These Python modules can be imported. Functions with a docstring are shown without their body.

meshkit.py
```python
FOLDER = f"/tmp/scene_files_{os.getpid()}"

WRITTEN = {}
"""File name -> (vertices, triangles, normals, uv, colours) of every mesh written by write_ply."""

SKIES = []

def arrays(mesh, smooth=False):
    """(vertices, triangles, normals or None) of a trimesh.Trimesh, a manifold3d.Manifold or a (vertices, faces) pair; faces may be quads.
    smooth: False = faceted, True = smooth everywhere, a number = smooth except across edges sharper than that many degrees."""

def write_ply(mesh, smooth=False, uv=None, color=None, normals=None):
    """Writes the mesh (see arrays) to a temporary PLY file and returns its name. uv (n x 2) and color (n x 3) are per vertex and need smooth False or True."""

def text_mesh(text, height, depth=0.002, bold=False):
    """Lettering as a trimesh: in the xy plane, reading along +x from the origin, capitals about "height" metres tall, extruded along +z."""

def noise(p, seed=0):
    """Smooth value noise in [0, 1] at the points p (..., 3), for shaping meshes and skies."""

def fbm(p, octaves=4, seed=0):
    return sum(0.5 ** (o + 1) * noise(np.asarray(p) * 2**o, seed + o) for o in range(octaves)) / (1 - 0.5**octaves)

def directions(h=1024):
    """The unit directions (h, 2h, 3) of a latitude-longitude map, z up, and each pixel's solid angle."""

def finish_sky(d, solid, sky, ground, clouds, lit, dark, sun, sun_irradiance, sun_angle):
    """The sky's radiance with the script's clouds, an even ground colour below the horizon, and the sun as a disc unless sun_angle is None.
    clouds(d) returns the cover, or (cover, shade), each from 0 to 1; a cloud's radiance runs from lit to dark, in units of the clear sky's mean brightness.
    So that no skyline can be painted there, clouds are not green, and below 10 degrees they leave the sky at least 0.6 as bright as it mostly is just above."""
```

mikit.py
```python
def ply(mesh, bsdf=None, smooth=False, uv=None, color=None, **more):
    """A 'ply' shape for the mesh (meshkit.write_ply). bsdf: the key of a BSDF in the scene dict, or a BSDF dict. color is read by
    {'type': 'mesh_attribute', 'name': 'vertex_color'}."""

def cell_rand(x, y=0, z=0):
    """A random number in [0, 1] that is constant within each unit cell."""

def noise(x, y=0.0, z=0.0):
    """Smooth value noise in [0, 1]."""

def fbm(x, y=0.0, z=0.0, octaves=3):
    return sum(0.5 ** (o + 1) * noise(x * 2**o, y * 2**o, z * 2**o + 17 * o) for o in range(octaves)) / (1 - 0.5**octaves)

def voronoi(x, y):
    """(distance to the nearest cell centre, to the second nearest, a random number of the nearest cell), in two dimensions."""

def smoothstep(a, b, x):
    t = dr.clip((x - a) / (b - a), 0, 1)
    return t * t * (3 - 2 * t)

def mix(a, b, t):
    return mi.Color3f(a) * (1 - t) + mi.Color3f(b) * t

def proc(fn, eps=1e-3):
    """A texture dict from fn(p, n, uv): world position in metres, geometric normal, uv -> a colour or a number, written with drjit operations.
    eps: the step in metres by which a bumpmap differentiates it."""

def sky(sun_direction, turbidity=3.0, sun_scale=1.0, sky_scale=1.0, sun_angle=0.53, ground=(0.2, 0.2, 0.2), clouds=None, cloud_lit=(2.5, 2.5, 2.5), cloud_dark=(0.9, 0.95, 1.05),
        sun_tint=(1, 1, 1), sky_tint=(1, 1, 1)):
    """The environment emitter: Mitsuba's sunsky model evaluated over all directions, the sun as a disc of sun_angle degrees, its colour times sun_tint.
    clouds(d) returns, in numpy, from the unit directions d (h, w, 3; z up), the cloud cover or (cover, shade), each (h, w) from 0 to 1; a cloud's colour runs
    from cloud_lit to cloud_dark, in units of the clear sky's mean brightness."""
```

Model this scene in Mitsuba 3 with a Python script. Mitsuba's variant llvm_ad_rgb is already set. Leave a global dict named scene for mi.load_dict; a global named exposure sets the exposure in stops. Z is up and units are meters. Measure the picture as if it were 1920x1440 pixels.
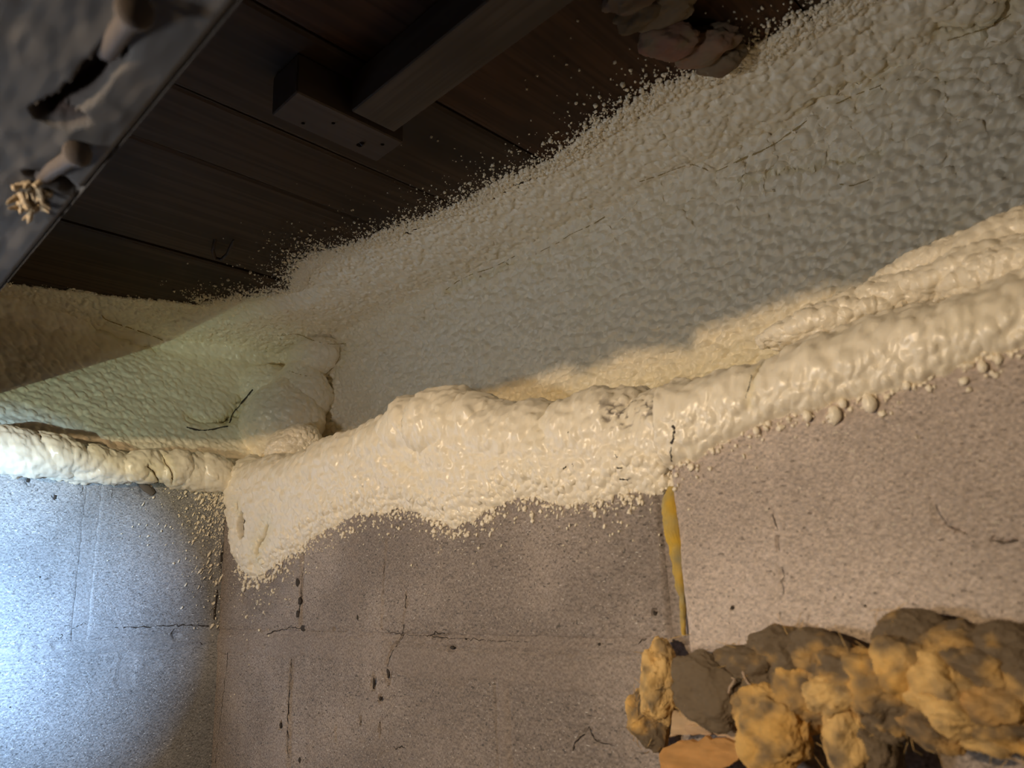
import math, random
import numpy as np, trimesh, mitsuba as mi, drjit as dr
import mikit, meshkit
from scipy.spatial import cKDTree
from scipy.ndimage import gaussian_filter1d

T = mi.ScalarTransform4f
scene = {'type': 'scene'}
labels = {}
rng = np.random.default_rng(7)

# ------------------------------------------------------------------ camera, light, exposure
FPX, YAW, PITCH, ROLL = 1367.446, 2.332047, 0.2621008, -0.04893081
CAM = np.array([0.94294938, -0.43245323, -0.15155642])
_d = np.array([math.cos(PITCH) * math.cos(YAW), math.cos(PITCH) * math.sin(YAW), math.sin(PITCH)])
_r = np.cross(_d, [0, 0, 1]); _r /= np.linalg.norm(_r)
_u = np.cross(_r, _d)
RIGHT = math.cos(ROLL) * _r + math.sin(ROLL) * _u
UP = -math.sin(ROLL) * _r + math.cos(ROLL) * _u
scene['camera'] = {
    'type': 'thinlens', 'fov': math.degrees(2 * math.atan(960 / FPX)), 'fov_axis': 'x',
    'to_world': T().look_at(origin=CAM.tolist(), target=(CAM + _d).tolist(), up=UP.tolist()),
    'aperture_radius': 0.0013, 'focus_distance': 0.80, 'near_clip': 0.01, 'far_clip': 50.0}
exposure = -0.06

# two battery lamps stand in the crawl space behind the foreground joist, which cuts their light off towards the ceiling
WARM_AT, WARM_AIM, WARM_R = np.array([0.66, -0.93, -0.008]), np.array([0.42, 0.0, -0.01]), 0.010
COOL_AT, COOL_AIM, COOL_R = np.array([0.60, -0.66, -0.150]), np.array([0.48, 0.15, 0.10]), 0.028
WARM_RGB = np.array([1.0, 0.715, 0.42]) * 4700
COOL_RGB = np.array([0.96, 0.945, 0.92]) * 145
CORE_RGB = np.array([0.42, 0.76, 1.27]) * 7.6
RING_RGB = np.array([0.74, 1.0, 0.66]) * 0.45


def add_lamp(key, at, aim, radius, rgb):
    aim_d = (aim - at) / np.linalg.norm(aim - at)
    m = trimesh.geometry.align_vectors([0, 0, 1], aim_d); m[:3, 3] = at
    prof = np.array([[0, -0.075], [radius + .012, -0.075], [radius + .016, -0.07], [radius + .016, 0.004], [radius + .012, 0.008], [radius + .004, 0.008],
                     [radius + .003, -0.004], [0, -0.004]])
    body = trimesh.creation.revolve(prof, sections=32); body.apply_transform(m)
    scene[key + '__body'] = mikit.ply(body, 'black_plastic')
    a = np.linspace(0, 2 * np.pi, 33)[:-1]
    v = np.vstack([[0, 0, 0], np.c_[radius * np.cos(a), radius * np.sin(a), 0 * a]])
    f = np.array([[0, 1 + i, 1 + (i + 1) % 32] for i in range(32)])
    v = trimesh.transform_points(v, m)
    scene[key + '__lens'] = mikit.ply((v, f), 'black_plastic', emitter={'type': 'area', 'radiance': {'type': 'rgb', 'value': rgb.tolist()}})
    b = at - aim_d * .035
    pole = trimesh.creation.cylinder(.006, segment=[[b[0], b[1], -.60], [b[0], b[1], b[2] - radius - .012]])
    foot = trimesh.creation.cylinder(.07, segment=[[b[0], b[1], -.60], [b[0], b[1], -.588]])
    scene[key + '__stand'] = mikit.ply(trimesh.util.concatenate([pole, foot]), 'black_plastic')
    return aim_d


def spot(key, at, aim, rgb, cut, beam):
    scene[key] = {'type': 'spot', 'to_world': T().look_at(origin=at.tolist(), target=aim.tolist(), up=[0, 0, 1]),
                  'intensity': {'type': 'rgb', 'value': rgb.tolist()}, 'cutoff_angle': cut, 'beam_width': beam}


scene['black_plastic'] = {'type': 'twosided', 'bsdf': {'type': 'roughplastic', 'diffuse_reflectance': {'type': 'rgb', 'value': [.03, .03, .03]}, 'alpha': .2}}
add_lamp('work_lamp', WARM_AT, WARM_AIM, WARM_R, WARM_RGB)
labels['work_lamp'] = {'label': 'small warm battery work lamp on a stand behind the joist', 'category': 'lamp'}
cd = add_lamp('work_lamp_001', COOL_AT, COOL_AIM, COOL_R, COOL_RGB)
labels['work_lamp_001'] = {'label': 'cool white round battery lamp on a stand aimed at the corner', 'category': 'lamp'}
spot('work_lamp_beam_core', COOL_AT + cd * .012, np.array([0, -.345, -.180]), CORE_RGB, 20.0, 6.5)
spot('work_lamp_beam_ring', COOL_AT + cd * .012, np.array([-.05, -.24, .09]), RING_RGB, 20.0, 8.0)


# ------------------------------------------------------------------ helpers
def ray(x, y):
    v = _d * FPX + RIGHT * (x - 960) + UP * (720 - y)
    return v / np.linalg.norm(v)


def at(px, axis, val):
    """point where the sight line through a pixel meets the plane axis = val"""
    v = ray(*px)
    return CAM + (val - CAM[axis]) / v[axis] * v


FOAM_SKIN = []


def entry(key, mesh, bsdf, smooth=False, color=None, label=None, kind=None):
    if key.startswith('spray_foam__') and isinstance(mesh, tuple) and kind is None:
        FOAM_SKIN.append(np.asarray(mesh[0]))
    scene[key] = mikit.ply(mesh, bsdf, smooth=smooth, color=color)
    if label or kind:
        labels[key] = {k: v for k, v in (('label', label), ('kind', kind)) if v}


def smooth01(a, b, x):
    t = np.clip((np.asarray(x, float) - a) / (b - a), 0, 1)
    return t * t * (3 - 2 * t)


def vn(u, v, scale, seed=0, octaves=1):
    p = np.stack([np.asarray(u) / scale + 31.7, np.asarray(v) / scale + 11.3, np.full(np.shape(u), .37 + seed)], -1)
    return (meshkit.noise(p, seed) if octaves == 1 else meshkit.fbm(p, octaves, seed)) * 2 - 1


def puffs(u, v, cell, seed, squash=1.0):
    """rounded popcorn bumps: 1 at the middle of a bump, 0 in the creases between bumps"""
    u = np.asarray(u); v = np.asarray(v) * squash
    g = np.random.default_rng(seed)
    lo = np.array([u.min(), v.min()]) - 3 * cell; hi = np.array([u.max(), v.max()]) + 3 * cell
    n = np.ceil((hi - lo) / cell).astype(int)
    gx, gy = np.meshgrid(np.arange(n[0]), np.arange(n[1]), indexing='ij')
    pts = np.c_[gx.ravel(), gy.ravel()] * cell + lo + g.uniform(-.48, .48, (n[0] * n[1], 2)) * cell
    amp = g.uniform(.45, 1.0, len(pts))
    dist, idx = cKDTree(pts).query(np.c_[u.ravel(), v.ravel()], k=2)
    d1 = dist[:, 0] / cell
    edge = np.clip((dist[:, 1] - dist[:, 0]) / cell, 0, 1)
    h = (amp[idx[:, 0]] * (1 - np.clip(d1, 0, 1.0) ** 2)) * (.35 + .65 * np.sqrt(np.clip(edge * 2.2, 0, 1)))
    return h.reshape(u.shape)


def grid_faces(nu, nv):
    i, j = np.meshgrid(np.arange(nu - 1), np.arange(nv - 1), indexing='ij')
    a = i * nv + j
    q = np.stack([a, a + nv, a + nv + 1, a + 1], -1).reshape(-1, 4)
    return np.vstack([q[:, [0, 1, 2]], q[:, [0, 2, 3]]])


def puffs3(P, cell, seed, flat=1.0):
    """popcorn bumps in space: 1 on top of a bump, falling to 0 in the creases"""
    Q = P.reshape(-1, 3)
    vox = np.unique(np.floor(Q / cell).astype(np.int64), axis=0)
    off = np.array(list(np.ndindex(3, 3, 3))) - 1
    vox = np.unique((vox[:, None] + off[None]).reshape(-1, 3), axis=0)
    hsh = lambda k: meshkit.noise(vox.astype(float) + np.array([0., 0, 0]) + 1000 * k, seed + k)
    pts = (vox + np.c_[hsh(1), hsh(2), hsh(3)]) * cell
    d1, i1 = cKDTree(pts).query(Q, workers=-1)
    amp = .5 + .5 * hsh(4)[i1]
    return (amp * (1 - np.clip(d1 / cell, 0, 1) ** 2)).reshape(P.shape[:-1])


def n3(P, scale, seed=0, octaves=1):
    return (meshkit.noise(P / scale, seed) if octaves == 1 else meshkit.fbm(P / scale, octaves, seed)) * 2 - 1


def sheet(P, N, h, cull=-0.003, color=None, fine=None):
    """surface P + N h on a grid; faces deep inside the substrate are dropped. fine(points) adds small relief along the displaced surface's own normal"""
    nu, nv = h.shape
    V = P + N * h[..., None]
    if fine is not None:
        n1 = np.cross(np.gradient(V, axis=0), np.gradient(V, axis=1))
        n1 /= np.linalg.norm(n1, axis=-1, keepdims=True) + 1e-12
        n1 *= np.sign((n1 * N).sum(-1, keepdims=True).mean()) or 1
        V = V + n1 * fine(V)[..., None]
    V = V.reshape(-1, 3)
    F = grid_faces(nu, nv)
    hh = h.ravel()
    F = F[(hh[F] > cull).any(1)]
    f0 = F[len(F) // 2]
    n0 = np.cross(V[F[:, 1]] - V[F[:, 0]], V[F[:, 2]] - V[F[:, 0]])
    if (n0 * N.reshape(-1, 3)[F[:, 0]]).sum() < 0:
        F = F[:, ::-1]
    used = np.unique(F)
    remap = np.full(len(V), -1); remap[used] = np.arange(len(used))
    return (V[used], remap[F]), (None if color is None else color.reshape(-1, 3)[used])


def polydist(U, V, pts):
    """distance of grid points to a polyline given in the same plane coordinates"""
    best = np.full(U.shape, 9.0)
    for (a, b) in zip(pts[:-1], pts[1:]):
        ax, ay = a; bx, by = b
        L2 = (bx - ax) ** 2 + (by - ay) ** 2 + 1e-12
        t = np.clip(((U - ax) * (bx - ax) + (V - ay) * (by - ay)) / L2, 0, 1)
        best = np.minimum(best, np.hypot(U - ax - t * (bx - ax), V - ay - t * (by - ay)))
    return best


def jag(pts, step, amp, seed):
    """a polyline made crooked"""
    g = np.random.default_rng(seed)
    pts = np.asarray(pts, float); out = [pts[0]]
    for a, b in zip(pts[:-1], pts[1:]):
        n = max(1, int(np.linalg.norm(b - a) / step))
        for k in range(1, n + 1):
            q = a + (b - a) * k / n
            out.append(q + g.normal(0, amp, 2) if k < n else q)
    return np.array(out)


def tube(points, radii, sides=8):
    p = np.asarray(points, float); r = np.broadcast_to(radii, (len(p),))
    t = np.gradient(p, axis=0); t /= np.linalg.norm(t, axis=1, keepdims=True)
    ref = np.array([0.31, 0.2, 0.93]); a = np.cross(t, ref); a /= np.linalg.norm(a, axis=1, keepdims=True); b = np.cross(t, a)
    an = np.arange(sides) * 2 * np.pi / sides
    v = p[:, None] + r[:, None, None] * (np.cos(an)[None, :, None] * a[:, None] + np.sin(an)[None, :, None] * b[:, None])
    i, j = np.meshgrid(np.arange(len(p) - 1), np.arange(sides), indexing='ij')
    q = np.stack([i * sides + j, i * sides + (j + 1) % sides, (i + 1) * sides + (j + 1) % sides, (i + 1) * sides + j], -1).reshape(-1, 4)
    n = len(p) * sides
    caps = [[n, (k + 1) % sides, k] for k in range(sides)] + [[n + 1, n - sides + k, n - sides + (k + 1) % sides] for k in range(sides)]
    m = trimesh.Trimesh(np.vstack([v.reshape(-1, 3), p[0], p[-1]]), np.vstack([q[:, [0, 1, 2]], q[:, [0, 2, 3]], caps]), process=False)
    m.fix_normals()
    return m


def box(lo, hi, ch=0.0015):
    """box with chamfered edges"""
    lo, hi = np.asarray(lo, float), np.asarray(hi, float)
    c = []
    for k in range(3):
        e = np.full(3, ch); e[k] = 0
        l, h = lo + e, hi - e
        c += [[x, y, z] for x in (l[0], h[0]) for y in (l[1], h[1]) for z in (l[2], h[2])]
    return trimesh.convex.convex_hull(np.array(c))


# ------------------------------------------------------------------ materials
mix, ss, noise, fbm = mikit.mix, mikit.smoothstep, mikit.noise, mikit.fbm


def vcol(rough, spec=.5):
    return {'type': 'twosided', 'bsdf': {'type': 'principled', 'base_color': {'type': 'mesh_attribute', 'name': 'vertex_color'}, 'roughness': rough, 'specular': spec}}


scene['foam_dry'] = vcol(.42, .5)
scene['foam_skin'] = vcol(.30, .5)
scene['fluff'] = vcol(.9, .1)
scene['dirty_wood'] = vcol(.75, .25)


def concrete(ca, cb, dark, light):
    def fn(p, n, uv):
        big = fbm(p.x * 9, p.y * 9, p.z * 9, 3)
        strk = noise(p.x * 260 + 7, p.y * 260, p.z * 9)
        c = mix(ca, cb, ss(.3, .7, big * .88 + strk * .12))
        g = noise(p.x * 650, p.y * 650, p.z * 650)
        g2 = noise(p.x * 1250 + 9, p.y * 1250, p.z * 1250)
        c = c * (.42 + .66 * g + .50 * g2)
        sp = noise(p.x * 520 + 40, p.y * 520, p.z * 520)
        c = mix(c, mi.Color3f(dark), ss(.80, .92, sp) * .75)
        c = mix(c, mi.Color3f(light), ss(.86, .95, noise(p.x * 700 + 5, p.y * 700 + 80, p.z * 700)) * .9)
        return c
    return fn


def grain_h(p, n, uv):
    return noise(p.x * 600, p.y * 600, p.z * 600) + .6 * noise(p.x * 1300, p.y * 1300, p.z * 1300)


def stone(key, fn, scale=.0006, rough=.85):
    inner = {'type': 'principled', 'base_color': mikit.proc(fn), 'roughness': rough, 'specular': .35}
    scene[key] = {'type': 'twosided', 'bsdf': {'type': 'bumpmap', 'arbitrary': mikit.proc(grain_h, eps=3e-4), 'scale': scale, 'bsdf': inner}}


stone('concrete_grey', concrete((.235, .197, .172), (.345, .29, .252), (.06, .055, .05), (.62, .58, .53)))
stone('concrete_pale', concrete((.245, .24, .235), (.355, .35, .345), (.10, .095, .09), (.75, .74, .72)))
stone('concrete_pink', concrete((.43, .36, .31), (.585, .495, .43), (.14, .11, .09), (.66, .6, .5)))
stone('mortar', concrete((.25, .207, .178), (.32, .268, .232), (.10, .09, .08), (.42, .39, .35)), .0003)


def wood(ca, cb, cc, axis):
    def fn(p, n, uv):
        a, b = (p.x, p.y) if axis == 1 else (p.y, p.x)
        w = a + .004 * noise(a * 20, b * 7, 3)
        g = noise(w * 260, b * 7, p.z * 60)
        g2 = noise(w * 900, b * 22, p.z * 200 + 7)
        c = mix(ca, cb, ss(.25, .8, g * .65 + g2 * .35))
        st = fbm(a * 14, b * 7, 5.0, 3)
        c = mix(c, mi.Color3f(cc), ss(.48, .72, st) * .75)
        return c
    return fn


def woodm(key, *a, rough=.7):
    scene[key] = {'type': 'twosided', 'bsdf': {'type': 'principled', 'base_color': mikit.proc(wood(*a)), 'roughness': rough, 'specular': .3}}


woodm('plank_a', (0.0333, 0.0182, 0.0088), (0.052, 0.029, 0.0138), (0.0208, 0.0122, 0.0071), 1)
woodm('plank_b', (0.0402, 0.0174, 0.0071), (0.067, 0.0292, 0.0107), (0.0259, 0.0126, 0.0056), 1)
woodm('plank_c', (0.0336, 0.0202, 0.012), (0.0528, 0.0322, 0.019), (0.0202, 0.0129, 0.0082), 1)
woodm('batten_wood', (0.0678, 0.0536, 0.0393), (0.0964, 0.0768, 0.0571), (0.0536, 0.0411, 0.0303), 0)
woodm('cleat_wood', (0.0744, 0.0553, 0.0446), (0.1062, 0.0808, 0.0659), (0.0553, 0.0425, 0.0361), 1)
woodm('rim_wood', (.09, .065, .045), (.14, .1, .07), (.06, .045, .03), 0)


def plain(key, rgb, rough=.7, metallic=0.0):
    scene[key] = {'type': 'twosided', 'bsdf': {'type': 'principled', 'base_color': {'type': 'rgb', 'value': list(rgb)}, 'roughness': rough, 'metallic': metallic, 'specular': .4}}


plain('rust', (.045, .028, .018), .6, .3)
plain('nail_steel', (.085, .072, .066), .6, .1)
plain('dark_hole', (.012, .010, .009), .9)
plain('crease_resin', (.36, .27, .12), .6)
plain('crack_brown', (.050, .041, .034), .95)


def earth(p, n, uv):
    c = mix((.20, .155, .115), (.30, .24, .18), fbm(p.x * 12, p.y * 12, 1.0, 4))
    return c * (.8 + .4 * noise(p.x * 220, p.y * 220, 2.0))


scene['earth'] = {'type': 'twosided', 'bsdf': {'type': 'principled', 'base_color': mikit.proc(earth), 'roughness': .95, 'specular': .1}}

# ------------------------------------------------------------------ setting
ZC = 0.233          # underside of the plank ceiling
RIM = 0.185         # wooden rim board behind the foam
JY, JZ = -0.349, 0.030   # lower front edge of the foreground joist

# ground
u, v = np.meshgrid(np.linspace(-.2, 2.2, 90), np.linspace(-2.0, .1, 80), indexing='ij')
G = np.stack([u, v, -.60 + .015 * vn(u, v, .25, 3, 3)], -1)
gm, _ = sheet(G, np.broadcast_to([0, 0, 1.], G.shape), np.zeros(u.shape), -1)
entry('floor', gm, 'earth', True, kind='structure')

# plank ceiling
seams = [-.95, -.75, -.60, -.42, -.24, -.055, .132, .335, .425, .544, .80, .93, 1.06, 1.22, 1.40, 1.60, 1.80, 2.0, 2.2]
entry('ceiling', trimesh.creation.box(bounds=[[-.3, -2.0, ZC + .020], [2.2, .3, ZC + .03]]), 'dark_hole', kind='structure')
k = 0
for i, (a, b) in enumerate(zip(seams[:-1], seams[1:])):
    if b < -.2:
        continue
    a = max(a, -.22)
    gap = .0034 if abs(a - .132) < .01 else .0008
    gap2 = .0034 if abs(b - .132) < .01 else .0008
    dz = rng.uniform(0, .0012)
    key = 'ceiling__plank' + (f'_{k:03d}' if k else '')
    nx, ny = 14, 60
    uu, vv = np.meshgrid(np.r_[a + gap, a + gap + .0015, np.linspace(a + gap + .004, b - gap2 - .004, nx), b - gap2 - .0015, b - gap2], np.linspace(-1.9, .24, ny), indexing='ij')
    h = -dz - .0016 * smooth01(.005, 0, np.minimum(uu - a - gap, b - gap2 - uu)) + .0006 * vn(uu, vv * .15, .02, i)
    P = np.stack([uu, vv, np.full(uu.shape, ZC)], -1)
    (pv, pf), _ = sheet(P, np.broadcast_to([0, 0, -1.], P.shape), h, -1)
    slab_ = trimesh.creation.box(bounds=[[a + gap, -1.9, ZC + .0030], [b - gap2, .24, ZC + .019]])
    entry(key, trimesh.util.concatenate([trimesh.Trimesh(pv, pf, process=False), slab_]), ['plank_a', 'plank_b', 'plank_c', 'plank_a', 'plank_b'][(i * 3) % 5] if not .33 < a < .6 else ('plank_a', 'plank_a', 'plank_b')[[.335, .425, .544].index(a)])
    k += 1

# rim boards and sill plates behind the foam
entry('trim_1', box([-.20, RIM, -.015], [1.9, RIM + .035, ZC]), 'rim_wood', kind='structure')
entry('trim_2', box([-RIM - .035, -1.9, .03], [-RIM, RIM + .03, ZC]), 'rim_wood', kind='structure')
entry('trim_3', box([-.20, .162, -.054], [1.9, RIM + .035, -.0155]), 'rim_wood', kind='structure')
entry('trim_4', box([-RIM - .035, -1.9, -.011], [-.15, .16, .0295]), 'rim_wood', kind='structure')


# concrete block walls --------------------------------------------------------
def wall_block(key, wall, a, b, z0, z1, bsdf, cracks=(), pits=(), res=.0022, proud=0.0, rnd=.004, seed=0, depth=.05, label=None):
    """one block: rough displaced face with worn arrises, and its body behind. wall 'r': face on y = -proud, running along x; 'l': face on x = proud, running along -y"""
    nu, nv = max(8, int((b - a) / res)), max(8, int((z1 - z0) / res))
    U, Z = np.meshgrid(np.linspace(a, b, nu), np.linspace(z0, z1, nv), indexing='ij')
    e = np.minimum.reduce([U - a, b - U, Z - z0, z1 - Z]) + .0012 * vn(U, Z, .008, seed + 5, 2)
    h = .0006 * vn(U, Z, .06, seed, 2) + .0005 * vn(U, Z, .006, seed + 1, 2) - .0035 * smooth01(rnd, 0, e) ** 2
    pit = vn(U, Z, .009, seed + 2)
    h -= .0016 * smooth01(.72, .9, pit)
    for c, w, dp in cracks:
        dd = polydist(U, Z, c) + .0007 * vn(U, Z, .004, seed + 9)
        h -= dp * smooth01(w, w * .35, dd)
    for (pu, pz, pw, ph, dp) in pits:
        q = np.hypot((U - pu) / pw, (Z - pz) / ph) + .35 * vn(U, Z, .006, seed + 4)
        h -= dp * smooth01(1.0, .7, q)
    if wall == 'r':
        P = np.stack([U, np.full(U.shape, -proud), Z], -1); N = np.broadcast_to([0, -1., 0], P.shape)
        bx = trimesh.creation.box(bounds=[[a, -proud + .0045, z0], [b, -proud + depth, z1]])
    else:
        P = np.stack([np.full(U.shape, proud), -U, Z], -1); N = np.broadcast_to([1., 0, 0], P.shape)
        bx = trimesh.creation.box(bounds=[[proud - depth, -b, z0], [proud - .0045, -a, z1]])
    (pv, pf), _ = sheet(P, N, h, -1)
    # skirts so that the face is closed down to the body
    m = trimesh.util.concatenate([trimesh.Trimesh(pv, pf, process=False), bx])
    entry(key, m, bsdf, 40, label=label)


def px_r(pts, y=0.0):
    return np.array([at(p, 1, y)[[0, 2]] for p in pts])


def px_l(pts, x=0.0):
    q = np.array([at(p, 0, x) for p in pts])
    return np.c_[-q[:, 1], q[:, 2]]


# right wall: mortar core, then its blocks
entry('wall_right', trimesh.creation.box(bounds=[[-.02, .0030, -.62], [1.9, .16, -.055]]), 'mortar', kind='structure')
entry('wall_left', trimesh.creation.box(bounds=[[-.18, -1.9, -.62], [-.0030, .05, -.012]]), 'mortar', kind='structure')
cr = lambda pts, amp=.0012, seed=1: jag(px_r(pts), .006, amp, seed)
cl = lambda pts, amp=.0012, seed=1: jag(px_l(pts), .006, amp, seed)
wall_block('wall_right__block', 'r', -.006, .196, -.196, -.050, 'concrete_grey', seed=10,
           cracks=[(cr([(462, 1090), (452, 1150)]), .0012, .002)],
           pits=[(*px_r([(462, 1130)])[0], .003, .004, .002), (*px_r([(505, 1185)])[0], .008, .004, .003)])
wall_block('wall_right__block_001', 'r', .199, .664, -.196, -.050, 'concrete_grey', seed=20, res=.0018,
           cracks=[(cr([(725, 1010), (720, 1090), (716, 1180)]), .0013, .0018), (cr([(762, 1110), (757, 1170)], seed=3), .0014, .002),
                   (cr([(672, 1120), (670, 1180)], seed=5), .0012, .002), (cr([(600, 1120), (640, 1118), (672, 1118), (690, 1140)], seed=6), .0011, .0012)],
           pits=[(*px_r([(560, 1090)])[0], .005, .006, .006), (*px_r([(671, 1158)])[0], .0025, .005, .003), (*px_r([(1227, 1148)])[0], .002, .002, .003),
                 (*px_r([(627, 1180)])[0], .004, .003, .003)])
wall_block('wall_right__block_002', 'r', -.006, .180, -.400, -.207, 'concrete_grey', seed=30,
           cracks=[(cr([(545, 1250), (541, 1330), (538, 1420)], seed=8), .0016, .0025)],
           pits=[(*px_r([(526, 1360)])[0], .003, .005, .003), (*px_r([(565, 1420)])[0], .004, .006, .003)])
wall_block('wall_right__block_003', 'r', .184, .498, -.400, -.207, 'concrete_grey', seed=40, res=.0018,
           cracks=[(cr([(708, 1222), (716, 1250), (716, 1262)], seed=9), .0016, .002), (cr([(670, 1430), (690, 1425), (757, 1400)], seed=19), .0008, .001)],
           pits=[(*px_r([(728, 1255)])[0], .0045, .013, .005), (*px_r([(700, 1282)])[0], .003, .009, .004), (*px_r([(713, 1310)])[0], .004, .005, .004),
                 (*px_r([(671, 1212)])[0], .006, .008, .003), (*px_r([(860, 1278)])[0], .012, .008, .002), (*px_r([(712, 1368)])[0], .002, .008, .003),
                 (*px_r([(676, 1352)])[0], .002, .005, .003), (*px_r([(630, 1380)])[0], .0015, .009, .002)])
wall_block('wall_right__block_004', 'r', .509, .905, -.400, -.207, 'concrete_grey', seed=50, res=.0018,
           cracks=[(cr([(1075, 1405), (1090, 1380), (1105, 1366), (1118, 1392), (1150, 1396)], seed=11), .0010, .0016)])
for j, (a, b) in enumerate(((.0005, .35), (.36, .75), (.76, 1.15))):
    wall_block(f'wall_right__block_{5 + j:03d}', 'r', a, b, -.60, -.410, 'concrete_grey', seed=60 + j, res=.006)
wall_block('wall_right__block_008', 'r', .915, 1.30, -.400, -.207, 'concrete_grey', seed=70, res=.005)
wall_block('wall_right__block_009', 'r', 1.16, 1.55, -.60, -.410, 'concrete_grey', seed=71, res=.006)
# left wall
wall_block('wall_left__block', 'l', -.006, .153, -.196, -.008, 'concrete_pale', seed=80,
           pits=[(*px_l([(277, 915)])[0], .011, .011, .002)])
wall_block('wall_left__block_001', 'l', .164, .56, -.196, -.008, 'concrete_pale', seed=81,
           cracks=[(cl([(160, 900), (155, 915)], seed=13), .001, .0015)],
           pits=[(*px_l([(52, 900)])[0], .003, .005, .003), (*px_l([(103, 932)])[0], .003, .004, .003)])
wall_block('wall_left__block_002', 'l', -.006, .39, -.400, -.207, 'concrete_pale', seed=82, res=.0018,
           cracks=[(cl([(262, 1208), (290, 1198), (315, 1195), (326, 1182)], seed=14), .0016, .003)],
           pits=[(*px_l([(236, 1258)])[0], .012, .024, .0012), (*px_l([(285, 1248)])[0], .010, .010, .0012), (*px_l([(380, 1205)])[0], .008, .006, .003)])
wall_block('wall_left__block_003', 'l', .57, .96, -.196, -.008, 'concrete_pale', seed=83, res=.005)
wall_block('wall_left__block_004', 'l', .40, .79, -.400, -.207, 'concrete_pale', seed=84, res=.005)
for j, (a, b) in enumerate(((.002, .19), (.20, .59), (.60, .99))):
    wall_block(f'wall_left__block_{5 + j:03d}', 'l', a, b, -.60, -.410, 'concrete_pale', seed=85 + j, res=.006)


def smear(key, wall, a, b, z0, z1, hfn, bsdf='mortar', res=.0018, y0=0.0):
    U, Z = np.meshgrid(np.arange(a, b, res), np.arange(z0, z1, res), indexing='ij')
    h = hfn(U, Z)
    if wall == 'r':
        P = np.stack([U, np.full(U.shape, -y0), Z], -1); N = np.broadcast_to([0, -1., 0], P.shape)
    else:
        P = np.stack([np.full(U.shape, y0), -U, Z], -1); N = np.broadcast_to([1., 0, 0], P.shape)
    m, _ = sheet(P, N, h, -.004)
    entry(key, m, bsdf, True)


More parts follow.
